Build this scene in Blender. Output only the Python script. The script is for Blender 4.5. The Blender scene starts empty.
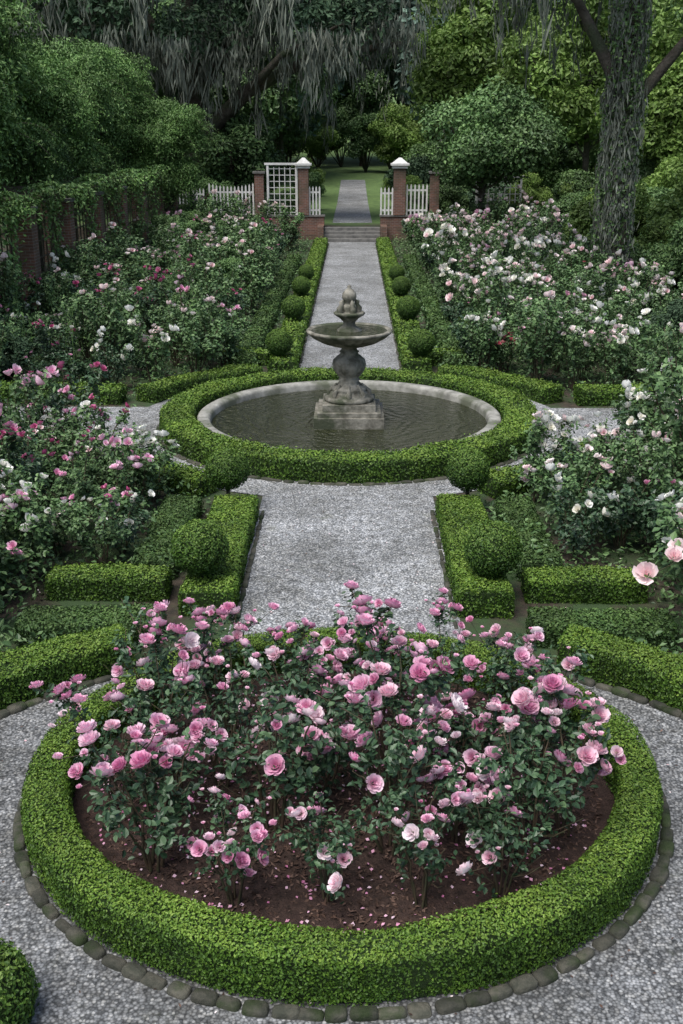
import bpy, math, numpy as np
from mathutils import Vector
RG=np.random.default_rng(11)
sc=bpy.context.scene
PI=math.pi

# ---------------------------------------------------------------- geometry helper
class Geo:
    def __init__(s): s.V=[];s.F=[];s.M=[];s.A=[];s.S=[];s.n=0
    def add(s,V,F,mat=0,rnd=None,smooth=False):
        V=np.asarray(V,float).reshape(-1,3);F=np.asarray(F,int).reshape(-1,4)
        s.V.append(V);s.F.append(F+s.n);s.n+=len(V);m=len(F)
        s.M.append(np.full(m,mat,int) if np.isscalar(mat) else np.asarray(mat))
        if rnd is None: rnd=.5
        s.A.append(np.full(m,rnd,float) if np.isscalar(rnd) else np.asarray(rnd,float))
        s.S.append(np.full(m,smooth,bool))
    def mesh(s,name,mats):
        V=np.concatenate(s.V);F=np.concatenate(s.F);M=np.concatenate(s.M);A=np.concatenate(s.A);S=np.concatenate(s.S)
        me=bpy.data.meshes.new(name)
        me.vertices.add(len(V));me.vertices.foreach_set('co',V.astype(np.float32).ravel())
        me.loops.add(len(F)*4);me.loops.foreach_set('vertex_index',F.astype(np.int32).ravel())
        me.polygons.add(len(F));me.polygons.foreach_set('loop_start',np.arange(len(F),dtype=np.int32)*4)
        for m in mats: me.materials.append(m)
        me.polygons.foreach_set('material_index',M.astype(np.int32))
        me.polygons.foreach_set('use_smooth',S)
        a=me.attributes.new('rnd','FLOAT','FACE');a.data.foreach_set('value',A.astype(np.float32))
        me.update(calc_edges=True);me.validate()
        return me
def place(name,me,loc=(0,0,0),rz=0,scale=1):
    o=bpy.data.objects.new(name,me);sc.collection.objects.link(o)
    o.location=loc;o.rotation_euler=(0,0,rz)
    o.scale=(scale,)*3 if np.isscalar(scale) else scale
    return o
def nrm(a): return a/np.maximum(np.linalg.norm(a,axis=-1,keepdims=True),1e-9)
def wob(P,f=1.0):
    x,y,z=P[...,0]*f,P[...,1]*f,P[...,2]*f
    return (np.sin(x*2.1+y*1.3+.5)+np.sin(y*2.7-z*1.9+1.2)+np.sin(z*3.1+x*1.7+2.2)+np.sin(x*5.3-y*4.1)*.5)/3.5

def leaves(g,P,N,size,asp=.55,mat=0,rnd=None,detail=0,tilt=.5,hang=0,rng=RG):
    n=len(P)
    if n==0:return
    N=nrm(N+tilt*rng.normal(size=(n,3)))
    r=rng.normal(size=(n,3)); r[:,2]-=hang
    T=nrm(r-(r*N).sum(1,keepdims=True)*N);B=np.cross(N,T)
    s=(np.full(n,size) if np.isscalar(size) else size)*rng.uniform(.7,1.3,n);s=s[:,None]
    if rnd is None: rnd=rng.uniform(0,1,n)
    if detail==0:
        V=np.stack([P-T*s*.5,P+B*s*asp*.5+N*s*.1,P+T*s*.5,P-B*s*asp*.5+N*s*.1],1)
        F=np.arange(n*4).reshape(n,4)
        g.add(V.reshape(-1,3),F,mat,rnd)
    else:
        a=asp*.5
        V=np.stack([P-T*s*.5,P-T*s*.15+B*s*a+N*s*.1,P+T*s*.22+B*s*a*.8+N*s*.08,P+T*s*.55-N*s*.06,
                    P+T*s*.22-B*s*a*.8+N*s*.08,P-T*s*.15-B*s*a+N*s*.1],1)
        b=np.arange(n)[:,None]*6
        F=np.concatenate([b+np.array([[0,1,2,3]]),b+np.array([[0,3,4,5]])],0)
        g.add(V.reshape(-1,3),F,mat,np.concatenate([rnd,rnd]))
def tube(g,pts,rad,sides=6,mat=0,rnd=.5):
    pts=np.asarray(pts,float);n=len(pts);rad=np.full(n,rad) if np.isscalar(rad) else np.asarray(rad,float)
    T=nrm(np.gradient(pts,axis=0));ref=np.array([1.,.13,0]) if abs(T[0,0])<.9 else np.array([0,1.,0])
    A=nrm(np.cross(T,ref));B=np.cross(T,A)
    a=np.arange(sides)*2*PI/sides
    V=pts[:,None,:]+rad[:,None,None]*(A[:,None,:]*np.cos(a)[None,:,None]+B[:,None,:]*np.sin(a)[None,:,None])
    F=[[i*sides+j,i*sides+(j+1)%sides,(i+1)*sides+(j+1)%sides,(i+1)*sides+j] for i in range(n-1) for j in range(sides)]
    g.add(V.reshape(-1,3),F,mat,rnd,True)
def box(g,x0,x1,y0,y1,z0,z1,mat=0,rnd=.5):
    V=[(x0,y0,z0),(x1,y0,z0),(x1,y1,z0),(x0,y1,z0),(x0,y0,z1),(x1,y0,z1),(x1,y1,z1),(x0,y1,z1)]
    g.add(V,[(0,3,2,1),(4,5,6,7),(0,1,5,4),(1,2,6,5),(2,3,7,6),(3,0,4,7)],mat,rnd)
def lathe(g,prof,seg=48,mat=0,c=(0,0,0),mod=None,smooth=True,rnd=.5):
    a=np.arange(seg)*2*PI/seg;n=len(prof);V=np.zeros((n,seg,3))
    for i,(r,z) in enumerate(prof):
        m=1+(mod(i,a) if mod else 0)
        V[i,:,0]=c[0]+r*m*np.cos(a);V[i,:,1]=c[1]+r*m*np.sin(a);V[i,:,2]=c[2]+z
    F=[[i*seg+j,i*seg+(j+1)%seg,(i+1)*seg+(j+1)%seg,(i+1)*seg+j] for i in range(n-1) for j in range(seg)]
    g.add(V.reshape(-1,3),F,mat,rnd,smooth)
def block(g,c,dx,dy,dz,ang,mat=0,rng=RG,e=.38):
    nu,nv=14,7;u=np.linspace(-PI,PI,nu+1)[:-1];v=np.linspace(-PI/2,PI/2,nv)
    sg=lambda t,e:np.sign(t)*np.abs(t)**e
    U,W=np.meshgrid(u,v)
    X=sg(np.cos(W),e)*sg(np.cos(U),e)*dx/2;Y=sg(np.cos(W),e)*sg(np.sin(U),e)*dy/2;Z=sg(np.sin(W),e)*dz/2
    P=np.stack([X,Y,Z],-1);k=rng.uniform(0,9,3);P=P*(1+.1*wob(P+k,9)[...,None])
    ca,sa=math.cos(ang),math.sin(ang)
    Q=np.stack([c[0]+P[...,0]*ca-P[...,1]*sa,c[1]+P[...,0]*sa+P[...,1]*ca,c[2]+P[...,2]],-1)
    F=[[i*nu+j,i*nu+(j+1)%nu,(i+1)*nu+(j+1)%nu,(i+1)*nu+j] for i in range(nv-1) for j in range(nu)]
    g.add(Q.reshape(-1,3),F,mat,rng.uniform(),True)

# ---------------------------------------------------------------- materials
def newmat(name):
    m=bpy.data.materials.new(name);m.use_nodes=True;nt=m.node_tree
    for n in list(nt.nodes):nt.nodes.remove(n)
    out=nt.nodes.new('ShaderNodeOutputMaterial');return m,nt,out
def ramp(nt,fac,cols,pos=None):
    r=nt.nodes.new('ShaderNodeValToRGB');e=r.color_ramp.elements
    pos=pos or [i/(len(cols)-1) for i in range(len(cols))]
    while len(e)<len(cols):e.new(.5)
    for i,(c,p) in enumerate(zip(cols,pos)):
        e[i].position=p;e[i].color=(*c,1)
    nt.links.new(fac,r.inputs[0]);return r.outputs[0]
def noise(nt,scale,detail=3,vec=None,rough=.6):
    n=nt.nodes.new('ShaderNodeTexNoise');n.inputs['Scale'].default_value=scale;n.inputs['Detail'].default_value=detail
    n.inputs['Roughness'].default_value=rough
    if vec is None:
        gm=nt.nodes.new('ShaderNodeNewGeometry');vec=gm.outputs['Position']
    nt.links.new(vec,n.inputs['Vector']);return n.outputs[0]
def mix(nt,a,b,fac,mode='MIX'):
    m=nt.nodes.new('ShaderNodeMix');m.data_type='RGBA';m.blend_type=mode
    for s,v in ((m.inputs[0],fac),(m.inputs[6],a),(m.inputs[7],b)):
        if hasattr(v,'is_linked'):nt.links.new(v,s)
        else:s.default_value=v if np.isscalar(v) else (*v,1)
    return m.outputs[2]
def maprange(nt,v,a,b,c,d):
    m=nt.nodes.new('ShaderNodeMapRange');nt.links.new(v,m.inputs[0])
    for i,x in enumerate((a,b,c,d)):m.inputs[i+1].default_value=x
    return m.outputs[0]
def gray(nt,f):
    cb=nt.nodes.new('ShaderNodeCombineColor')
    for i in range(3):nt.links.new(f,cb.inputs[i])
    return cb.outputs[0]
def bump(nt,h,strength,dist):
    b=nt.nodes.new('ShaderNodeBump');b.inputs['Strength'].default_value=strength;b.inputs['Distance'].default_value=dist
    nt.links.new(h,b.inputs['Height']);return b.outputs[0]
def mat_leaf(name,cols,trans=.25,rough=.45,nsc=.8,namp=(.6,1.35),spec=.35):
    m,nt,out=newmat(name)
    at=nt.nodes.new('ShaderNodeAttribute');at.attribute_name='rnd'
    c=ramp(nt,at.outputs['Fac'],cols)
    c=mix(nt,c,gray(nt,maprange(nt,noise(nt,nsc,2),.3,.7,*namp)),1.0,'MULTIPLY')
    p=nt.nodes.new('ShaderNodeBsdfPrincipled');nt.links.new(c,p.inputs['Base Color'])
    p.inputs['Roughness'].default_value=rough;p.inputs['Specular IOR Level'].default_value=spec
    if trans<=0:
        nt.links.new(p.outputs[0],out.inputs[0]);return m
    t=nt.nodes.new('ShaderNodeBsdfTranslucent');nt.links.new(c,t.inputs[0])
    mx=nt.nodes.new('ShaderNodeMixShader');mx.inputs[0].default_value=trans
    nt.links.new(p.outputs[0],mx.inputs[1]);nt.links.new(t.outputs[0],mx.inputs[2]);nt.links.new(mx.outputs[0],out.inputs[0])
    return m
def mat_simple(name,c1,c2,scale=5,rough=.8,bmp=.3,bd=.02,c3=None,spec=.3,detail=5,usernd=False):
    m,nt,out=newmat(name)
    f=noise(nt,scale,detail);c=ramp(nt,f,[c1,c2],[.35,.65])
    if c3:
        f2=maprange(nt,noise(nt,scale*.35,4),.48,.62,0,1);c=mix(nt,c,c3,f2)
    if usernd:
        at=nt.nodes.new('ShaderNodeAttribute');at.attribute_name='rnd'
        v=ramp(nt,at.outputs['Fac'],[(.6,.6,.6),(1.25,1.22,1.2)]);c=mix(nt,c,v,1.0,'MULTIPLY')
    p=nt.nodes.new('ShaderNodeBsdfPrincipled');nt.links.new(c,p.inputs['Base Color'])
    p.inputs['Roughness'].default_value=rough;p.inputs['Specular IOR Level'].default_value=spec
    if bmp:nt.links.new(bump(nt,noise(nt,scale*4,6),bmp,bd),p.inputs['Normal'])
    nt.links.new(p.outputs[0],out.inputs[0]);return m

M_box=mat_leaf('boxwood_leaves',[(.032,.075,.010),(.08,.158,.018),(.175,.268,.042)],0,.5,1.3,(.72,1.22),.3)
M_boxb=mat_leaf('boxwood_ball_leaves',[(.024,.062,.011),(.06,.125,.018),(.14,.225,.038)],0,.5,1.3,(.75,1.2),.3)
M_boxd=mat_leaf('boxwood_leaves_dull',[(.025,.052,.016),(.048,.10,.024),(.09,.152,.04)],0,.55,1.3,(.65,1.25),.3)
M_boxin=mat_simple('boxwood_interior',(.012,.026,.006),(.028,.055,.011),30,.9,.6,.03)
M_rose=mat_leaf('rose_leaves',[(.02,.048,.024),(.042,.088,.04),(.095,.16,.075)],0,.4,2,(.7,1.25),.4)
M_rose2=mat_leaf('rose_leaves_light',[(.045,.09,.035),(.085,.16,.056),(.155,.245,.095)],0,.45,1.5,(.65,1.3))
M_cane=mat_simple('rose_canes',(.05,.06,.03),(.09,.06,.04),12,.7,.2,.005)
def petal(n,cols,tr=.2): return mat_leaf(n,cols,tr,.5,6,(.92,1.06),.2)
M_pink=petal('petals_pink',[(.62,.20,.38),(.81,.45,.61),(.89,.70,.79)])
M_soft=petal('petals_soft_pink',[(.74,.36,.50),(.86,.62,.70),(.9,.80,.83)])
M_pale=petal('petals_pale_pink',[(.78,.48,.52),(.88,.72,.72),(.9,.84,.82)])
M_white=petal('petals_white',[(.80,.76,.64),(.88,.87,.80),(.9,.9,.88)])
M_mag=petal('petals_magenta',[(.26,.03,.11),(.48,.09,.22),(.66,.25,.4)])
M_red=petal('petals_coral',[(.55,.08,.12),(.72,.18,.24),(.82,.38,.38)])
M_bark=mat_simple('bark',(.05,.043,.034),(.12,.105,.085),3,.95,.9,.08,(.065,.08,.045))
M_tdark=mat_leaf('oak_leaves',[(.035,.065,.038),(.06,.11,.058),(.10,.16,.085)],0,.6,.25,(.5,1.45),.2)
M_far=mat_leaf('forest_leaves_hazed',[(.09,.145,.12),(.13,.20,.155),(.18,.27,.205)],0,.7,.12,(.6,1.4),.15)  # leaf colour paled towards teal to stand in for distance haze
M_bright=mat_leaf('sapling_leaves',[(.08,.15,.03),(.155,.255,.055),(.26,.37,.10)],.22,.5,.3,(.55,1.4))
M_mid=mat_leaf('tree_leaves',[(.048,.10,.034),(.088,.165,.053),(.15,.245,.08)],0,.5,.3,(.55,1.4))
M_clip=mat_leaf('hornbeam_leaves',[(.05,.11,.027),(.10,.20,.05),(.18,.30,.088)],0,.5,.35,(.5,1.35))
M_moss=mat_leaf('spanish_moss',[(.12,.14,.115),(.19,.21,.17),(.28,.30,.245)],0,.9,.5,(.6,1.3),.1)
M_stone=mat_simple('fountain_stone',(.095,.09,.07),(.30,.285,.24),6,.85,.6,.018,(.06,.07,.042))
M_rim=mat_simple('pool_rim_stone',(.17,.17,.15),(.38,.375,.34),4,.8,.4,.012,(.11,.12,.085))
M_edge=mat_simple('edging_stone',(.04,.044,.034),(.095,.093,.075),9,.95,.7,.02,(.03,.045,.018),usernd=True)
M_white_p=mat_simple('white_paint',(.60,.60,.57),(.78,.78,.76),3,.6,.1,.003)
M_wood=mat_simple('weathered_wood',(.07,.06,.045),(.16,.14,.10),8,.9,.4,.01)
M_step=mat_simple('step_stone',(.11,.11,.105),(.22,.215,.2),4,.9,.4,.01)

def mat_brick():
    m,nt,out=newmat('brick');gm=nt.nodes.new('ShaderNodeNewGeometry')
    sp=nt.nodes.new('ShaderNodeSeparateXYZ');nt.links.new(gm.outputs['Position'],sp.inputs[0])
    ad=nt.nodes.new('ShaderNodeMath');nt.links.new(sp.outputs[0],ad.inputs[0]);nt.links.new(sp.outputs[1],ad.inputs[1])
    cb=nt.nodes.new('ShaderNodeCombineXYZ');nt.links.new(ad.outputs[0],cb.inputs[0]);nt.links.new(sp.outputs[2],cb.inputs[1])
    b=nt.nodes.new('ShaderNodeTexBrick');nt.links.new(cb.outputs[0],b.inputs['Vector'])
    b.inputs['Scale'].default_value=1;b.inputs['Brick Width'].default_value=.23;b.inputs['Row Height'].default_value=.08;b.inputs['Mortar Size'].default_value=.008
    b.inputs['Color1'].default_value=(.21,.095,.065,1);b.inputs['Color2'].default_value=(.13,.065,.05,1);b.inputs['Mortar'].default_value=(.24,.21,.185,1)
    c=mix(nt,b.outputs[0],(.055,.06,.035),maprange(nt,noise(nt,1.5,4),.42,.68,0,.7))
    p=nt.nodes.new('ShaderNodeBsdfPrincipled');nt.links.new(c,p.inputs['Base Color']);p.inputs['Roughness'].default_value=.9
    nt.links.new(bump(nt,b.outputs['Fac'],-.4,.01),p.inputs['Normal'])
    nt.links.new(p.outputs[0],out.inputs[0]);return m
M_brick=mat_brick()
def mat_gravel():
    m,nt,out=newmat('gravel');gm=nt.nodes.new('ShaderNodeNewGeometry');P=gm.outputs['Position']
    sp=nt.nodes.new('ShaderNodeSeparateXYZ');nt.links.new(P,sp.inputs[0])
    v=nt.nodes.new('ShaderNodeTexVoronoi');v.inputs['Scale'].default_value=48;nt.links.new(P,v.inputs['Vector'])
    bw=nt.nodes.new('ShaderNodeRGBToBW');nt.links.new(v.outputs['Color'],bw.inputs[0])
    c=ramp(nt,bw.outputs[0],[(.13,.138,.145),(.33,.342,.352),(.50,.51,.52),(.76,.76,.74)],[.1,.42,.7,.97])
    c=mix(nt,c,gray(nt,maprange(nt,v.outputs['Distance'],.3,.75,1,.3)),1.0,'MULTIPLY')
    c=mix(nt,c,ramp(nt,noise(nt,.7,6,P,.7),[(.62,.62,.60),(1.14,1.15,1.16)],[.36,.62]),1.0,'MULTIPLY')
    c=mix(nt,c,ramp(nt,noise(nt,7,5,P,.7),[(.68,.67,.64),(1.12,1.12,1.12)],[.36,.62]),1.0,'MULTIPLY')
    c=mix(nt,c,(.10,.11,.06),maprange(nt,noise(nt,2.3,5,P,.7),.6,.75,0,.45))
    # the gravel colour darkens towards the near end
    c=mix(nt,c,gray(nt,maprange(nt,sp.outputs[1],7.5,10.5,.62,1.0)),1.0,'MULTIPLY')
    p=nt.nodes.new('ShaderNodeBsdfPrincipled');nt.links.new(c,p.inputs['Base Color']);p.inputs['Roughness'].default_value=.7
    p.inputs['Specular IOR Level'].default_value=.35
    nt.links.new(bump(nt,v.outputs['Distance'],-.9,.012),p.inputs['Normal'])
    nt.links.new(p.outputs[0],out.inputs[0]);return m
M_gravel=mat_gravel()
M_mulch=mat_simple('mulch_soil',(.03,.02,.016),(.09,.056,.045),14,.95,1,.04,(.05,.031,.026))
def mat_ground():
    m,nt,out=newmat('ground_soil_and_grass');gm=nt.nodes.new('ShaderNodeNewGeometry');P=gm.outputs['Position']
    sp=nt.nodes.new('ShaderNodeSeparateXYZ');nt.links.new(P,sp.inputs[0])
    soil=ramp(nt,noise(nt,6,5,P),[(.022,.018,.012),(.06,.045,.03)],[.35,.65])
    gr=ramp(nt,noise(nt,2,6,P),[(.055,.10,.03),(.13,.21,.06)],[.3,.7])
    soil=mix(nt,soil,(.03,.06,.018),maprange(nt,noise(nt,1.2,4,P),.42,.58,0,1))
    c=mix(nt,soil,gr,maprange(nt,sp.outputs[1],56,58,0,1))
    p=nt.nodes.new('ShaderNodeBsdfPrincipled');nt.links.new(c,p.inputs['Base Color']);p.inputs['Roughness'].default_value=.95
    nt.links.new(bump(nt,noise(nt,12,6,P),.8,.04),p.inputs['Normal'])
    nt.links.new(p.outputs[0],out.inputs[0]);return m
M_ground=mat_ground()
def mat_water():
    m,nt,out=newmat('pool_water');gm=nt.nodes.new('ShaderNodeNewGeometry');P=gm.outputs['Position']
    p=nt.nodes.new('ShaderNodeBsdfPrincipled');p.inputs['Base Color'].default_value=(.028,.032,.014,1)
    p.inputs['Roughness'].default_value=.07;p.inputs['IOR'].default_value=1.33;p.inputs['Specular IOR Level'].default_value=.5
    w=nt.nodes.new('ShaderNodeTexWave');w.wave_type='RINGS';w.rings_direction='Z';w.inputs['Scale'].default_value=1.5;w.inputs['Distortion'].default_value=11;w.inputs['Detail'].default_value=4;w.inputs['Detail Scale'].default_value=1.6
    mp=nt.nodes.new('ShaderNodeMapping');mp.inputs['Location'].default_value=(0,-18.5,0);nt.links.new(P,mp.inputs[0]);nt.links.new(mp.outputs[0],w.inputs['Vector'])
    ad=nt.nodes.new('ShaderNodeMath');ad.operation='MULTIPLY_ADD';nt.links.new(w.outputs[1],ad.inputs[0]);ad.inputs[1].default_value=.4;nt.links.new(noise(nt,6,5,P),ad.inputs[2])
    nt.links.new(bump(nt,ad.outputs[0],1.0,.12),p.inputs['Normal']);nt.links.new(p.outputs[0],out.inputs[0]);return m
M_water=mat_water()

# ---------------------------------------------------------------- ground
def terr(x,y):
    z=np.where(y<55.3,0,.6);z=z+np.clip(y-75,0,200)*.03
    return z+np.clip(y-140,0,300)*.1
xs=np.concatenate([np.arange(-240,-20,10),np.arange(-20,21,2),np.arange(30,241,10)]).astype(float)
ys=np.concatenate([np.arange(-60,0,10),np.arange(0,55,2.5),[55.25,55.35],np.arange(58,140,3),np.arange(140,340,20)]).astype(float)
X,Y=np.meshgrid(xs,ys);g=Geo()
nx=len(xs);F=[[i*nx+j,i*nx+j+1,(i+1)*nx+j+1,(i+1)*nx+j] for i in range(len(ys)-1) for j in range(nx-1)]
g.add(np.stack([X,Y,terr(X,Y)],-1),F,0);place('ground',g.mesh('ground',[M_ground]))

FC=(0,18.55)
g=Geo()
def disc(g,cx,cy,r,z,mat=0,r0=0.01,seg=96,ry=None,arc=None):
    a=np.linspace(0,2*PI,seg+1);ry=ry or r;k=ry/r
    V=np.concatenate([np.stack([cx+r0*np.cos(a),cy+r0*k*np.sin(a),a*0+z],1),np.stack([cx+r*np.cos(a),cy+ry*np.sin(a),a*0+z],1)])
    g.add(V,[[i,i+seg+1,i+seg+2,i+1] for i in range(seg)],mat)
def rect(g,x0,x1,y0,y1,z,mat=0): g.add([(x0,y0,z),(x1,y0,z),(x1,y1,z),(x0,y1,z)],[(0,1,2,3)],mat)
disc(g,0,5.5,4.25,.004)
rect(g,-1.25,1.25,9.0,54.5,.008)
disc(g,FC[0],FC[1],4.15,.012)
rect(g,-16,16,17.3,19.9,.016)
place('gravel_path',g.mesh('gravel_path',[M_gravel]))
g=Geo();yy=np.arange(55,100,3.);V=[];
for y in yy: V+=[(-1.05,y,float(terr(0,y))+.03),(1.05,y,float(terr(0,y))+.03)]
g.add(V,[[2*i,2*i+1,2*i+3,2*i+2] for i in range(len(yy)-1)],0)
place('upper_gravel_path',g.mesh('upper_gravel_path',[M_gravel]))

# ---------------------------------------------------------------- hedges
def section(w,h,r=.06):
    pts=[(-w/2,0)]
    pts+=[(-w/2+r-r*math.cos(t),h-r+r*math.sin(t)) for t in np.linspace(0,PI/2,5)]
    pts+=[(w/2-r+r*math.sin(t),h-r+r*math.cos(t)) for t in np.linspace(0,PI/2,5)]
    pts+=[(w/2,0)];return np.array(pts)
def hedge(C,w,h,closed=False,leaf=.04,cover=1.3,mat=None,z0=0.,name='boxwood_hedge',tilt=.5):
    C=np.asarray(C,float);g=Geo();mat=mat or M_box
    if closed: C=np.vstack([C,C[:1]])
    seg=np.linalg.norm(np.diff(C,axis=0),axis=1);S=np.r_[0,np.cumsum(seg)];L=S[-1]
    def cen(s): return np.stack([np.interp(s,S,C[:,0]),np.interp(s,S,C[:,1])],-1)
    def tan(s):
        e=.05
        if closed:a,b=(s-e)%L,(s+e)%L
        else:a,b=np.clip(s-e,0,L),np.clip(s+e,0,L)
        return nrm(cen(b)-cen(a))
    sp=section(w,h);ss=np.linalg.norm(np.diff(sp,axis=0),axis=1);SS=np.r_[0,np.cumsum(ss)];PL=SS[-1]
    n=max(2,int(L/.12));s=np.linspace(0,L,n);c=cen(s);t=tan(s);nn=np.stack([-t[:,1],t[:,0]],1)
    inner=section(w-.05,h-.025,.05)
    V=np.zeros((n,len(inner),3));V[...,:2]=c[:,None]+nn[:,None]*inner[None,:,0:1];V[...,2]=z0+inner[:,1]
    amp=.016+.035*min(1,h)
    V[...,2]+=amp*wob(V,1.6)*(V[...,2]>z0+.05)
    k=len(inner);F=[[i*k+j,i*k+j+1,(i+1)*k+j+1,(i+1)*k+j] for i in range(n-1) for j in range(k-1)]
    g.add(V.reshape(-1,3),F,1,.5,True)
    if not closed:
        for i in (0,n-1):
            e=V[i];q=[[j,j+1,k-1-j-1,k-1-j] for j in range(k//2-1)]
            g.add(e,q,1)
    area=L*PL;N=int(area*cover/(leaf*leaf*.55*.5))
    s=RG.uniform(0,L,N);u=RG.uniform(0,PL,N)
    off=np.interp(u,SS,sp[:,0]);z=np.interp(u,SS,sp[:,1])
    e=.02;do=np.interp(np.clip(u+e,0,PL),SS,sp[:,0])-np.interp(np.clip(u-e,0,PL),SS,sp[:,0]);dz=np.interp(np.clip(u+e,0,PL),SS,sp[:,1])-np.interp(np.clip(u-e,0,PL),SS,sp[:,1])
    no=-dz;nz=do;l=np.sqrt(no**2+nz**2);no/=l;nz/=l
    c=cen(s);t=tan(s);nn=np.stack([-t[:,1],t[:,0]],1)
    P=np.concatenate([c+nn*off[:,None],z[:,None]+z0],1);Nn=np.concatenate([nn*no[:,None],nz[:,None]],1)
    if not closed:
        M=int(2*w*h*cover/(leaf*leaf*.275));ss_=RG.integers(0,2,M);sv=np.where(ss_==0,0.,L)
        c=cen(sv);t=tan(sv);nn=np.stack([-t[:,1],t[:,0]],1);sg=np.where(ss_==0,-1.,1.)[:,None]
        P2=np.concatenate([c+nn*RG.uniform(-w/2,w/2,M)[:,None]+t*sg*.01,(z0+RG.uniform(0,h,M))[:,None]],1)
        P=np.vstack([P,P2]);Nn=np.vstack([Nn,np.concatenate([t*sg,np.zeros((M,1))],1)])
    P=P+Nn*(RG.uniform(-.8,.45,len(P))[:,None]*leaf)+Nn*(amp*wob(P,2.2)[:,None])+np.array([0,0,1.])*(amp*wob(P,1.6)*(P[:,2]>z0+.05))[:,None]
    top=(Nn[:,2]>.6)&(RG.uniform(size=len(P))<.06);P[top,2]+=RG.uniform(0,leaf*1.6,top.sum())
    # new growth (lighter leaves) sits on the clipped top; side shading is put into the leaf tone
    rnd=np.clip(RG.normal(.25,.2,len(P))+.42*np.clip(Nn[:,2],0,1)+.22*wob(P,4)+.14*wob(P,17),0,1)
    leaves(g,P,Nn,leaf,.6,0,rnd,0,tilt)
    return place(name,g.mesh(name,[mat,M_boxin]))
def arc(cx,cy,r,a0,a1,n=40,ry=None):
    a=np.radians(np.linspace(a0,a1,n));return np.stack([cx+r*np.cos(a),cy+(ry or r)*np.sin(a)],1)
BC=(0,7.26)
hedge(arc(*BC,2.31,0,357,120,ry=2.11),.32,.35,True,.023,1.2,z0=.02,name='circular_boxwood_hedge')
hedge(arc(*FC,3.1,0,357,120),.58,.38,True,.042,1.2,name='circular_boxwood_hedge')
for sx in (-1,1):
    hedge([(sx*1.53,10.5),(sx*1.55,13.8)],.6,.3,leaf=.032)
    hedge([(sx*2.05,11.08),(sx*3.4,11.1)],.42,.3,leaf=.032)
    hedge([(sx*1.95,10.02),(sx*3.4,9.97)],.5,.26,leaf=.035,mat=M_boxd)
    a0,a1=(61,15) if sx>0 else (119,165)
    hedge(arc(0,5.5,4.53,a0,a1),.46,.34,leaf=.03,cover=1.3)
    hedge([(sx*2.3,11.5),(sx*2.3,13.9)],.5,.24,leaf=.04,mat=M_boxd)
    aa=[(-62,-24),(24,63)] if sx>0 else [(204,242),(117,156)]
    for a0,a1 in aa: hedge(arc(*FC,4.4,a0,a1),.5,.3,leaf=.045,cover=1.2)
    hedge([(sx*4.5,20.35),(sx*8,20.5)],.5,.32,leaf=.05,cover=1.2)
    hedge([(sx*1.5,23.0),(sx*1.5,52.5)],.6,.3,leaf=.07,cover=1.1)
    hedge([(sx*2.4,23.2),(sx*2.4,45)],.5,.3,leaf=.07,cover=1.1,mat=M_boxd)
    hedge([(sx*1.85,24.1),(sx*2.9,24.3)],.5,.32,leaf=.06,cover=1.1)
def ball_mesh(r,leaf,seed):
    rng=np.random.default_rng(seed);g=Geo()
    nu,nv=24,14;V=[]
    for i in range(nv):
        for j in range(nu):
            t=PI*i/(nv-1);a=2*PI*j/nu;rr=(r-.03);V.append((rr*math.sin(t)*math.cos(a),rr*math.sin(t)*math.sin(a),rr*math.cos(t)))
    F=[[i*nu+j,i*nu+(j+1)%nu,(i+1)*nu+(j+1)%nu,(i+1)*nu+j] for i in range(nv-1) for j in range(nu)]
    g.add(V,F,1,.5,True)
    n=int(4*PI*r*r*1.4/(leaf*leaf*.3));N=nrm(rng.normal(size=(n,3)));P=N*(r+rng.uniform(-.8,.6,n)[:,None]*leaf)
    P+=N*(.02*wob(N*3+seed,1.3))[:,None]
    leaves(g,P,N,leaf,.6,0,np.clip(rng.normal(.33,.22,n)+.42*N[:,2],0,1),0,.5,rng=rng)  # top light painted into leaf tone: lighter above, darker below
    tube(g,[(0,0,-r-.35),(0,0,-r*.5)],.03,6,2)
    return g.mesh('topiary',[M_boxb,M_boxin,M_bark])
BM=[ball_mesh(.31,.03,1),ball_mesh(.31,.03,2),ball_mesh(.31,.03,3)]
for sx in (-1,1):
    for i,(x,y,s) in enumerate([(1.65,10.98,1.),(1.68,13.98,.95),(1.6,23.5,.95),(1.55,28.5,1.),(1.55,33,.92),(1.55,36.5,.85)]):
        place('boxwood_topiary_ball',BM[(i+(sx>0))%3],(sx*x,y,.35+.28*s),i*1.3+sx,(s,s,s*.97))
place('boxwood_topiary_ball',BM[0],(3.0,26.5,.45),.7,1.1)
place('boxwood_topiary_ball',BM[1],(-2.12,4.85,.2),.7,1.0)

# ---------------------------------------------------------------- edging
def edging(C,closed,name,w=.10,h=.085,l=.2,z=0.01):
    C=np.asarray(C);g=Geo()
    if closed:C=np.vstack([C,C[:1]])
    S=np.r_[0,np.cumsum(np.linalg.norm(np.diff(C,axis=0),axis=1))]
    n=int(S[-1]/l)
    for i in range(n):
        s=(i+.5+RG.uniform(-.12,.12))*S[-1]/n;p=[np.interp(s,S,C[:,k]) for k in (0,1)];q=[np.interp(min(s+.05,S[-1]),S,C[:,k]) for k in (0,1)];p0=[np.interp(s-.05,S,C[:,k]) for k in (0,1)]
        block(g,(p[0],p[1],z+RG.uniform(-.02,.01)),S[-1]/n*RG.uniform(.85,1.15),w*RG.uniform(.75,1.2),h,math.atan2(q[1]-p0[1],q[0]-p0[0])+RG.uniform(-.08,.08),e=.5)
    return place(name,g.mesh(name,[M_edge]))
edging(arc(*BC,2.54,0,358,200,ry=2.34),True,'stone_edging',l=.17)
edging(arc(0,5.5,4.24,60,10,60),False,'stone_edging',l=.17)
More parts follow.
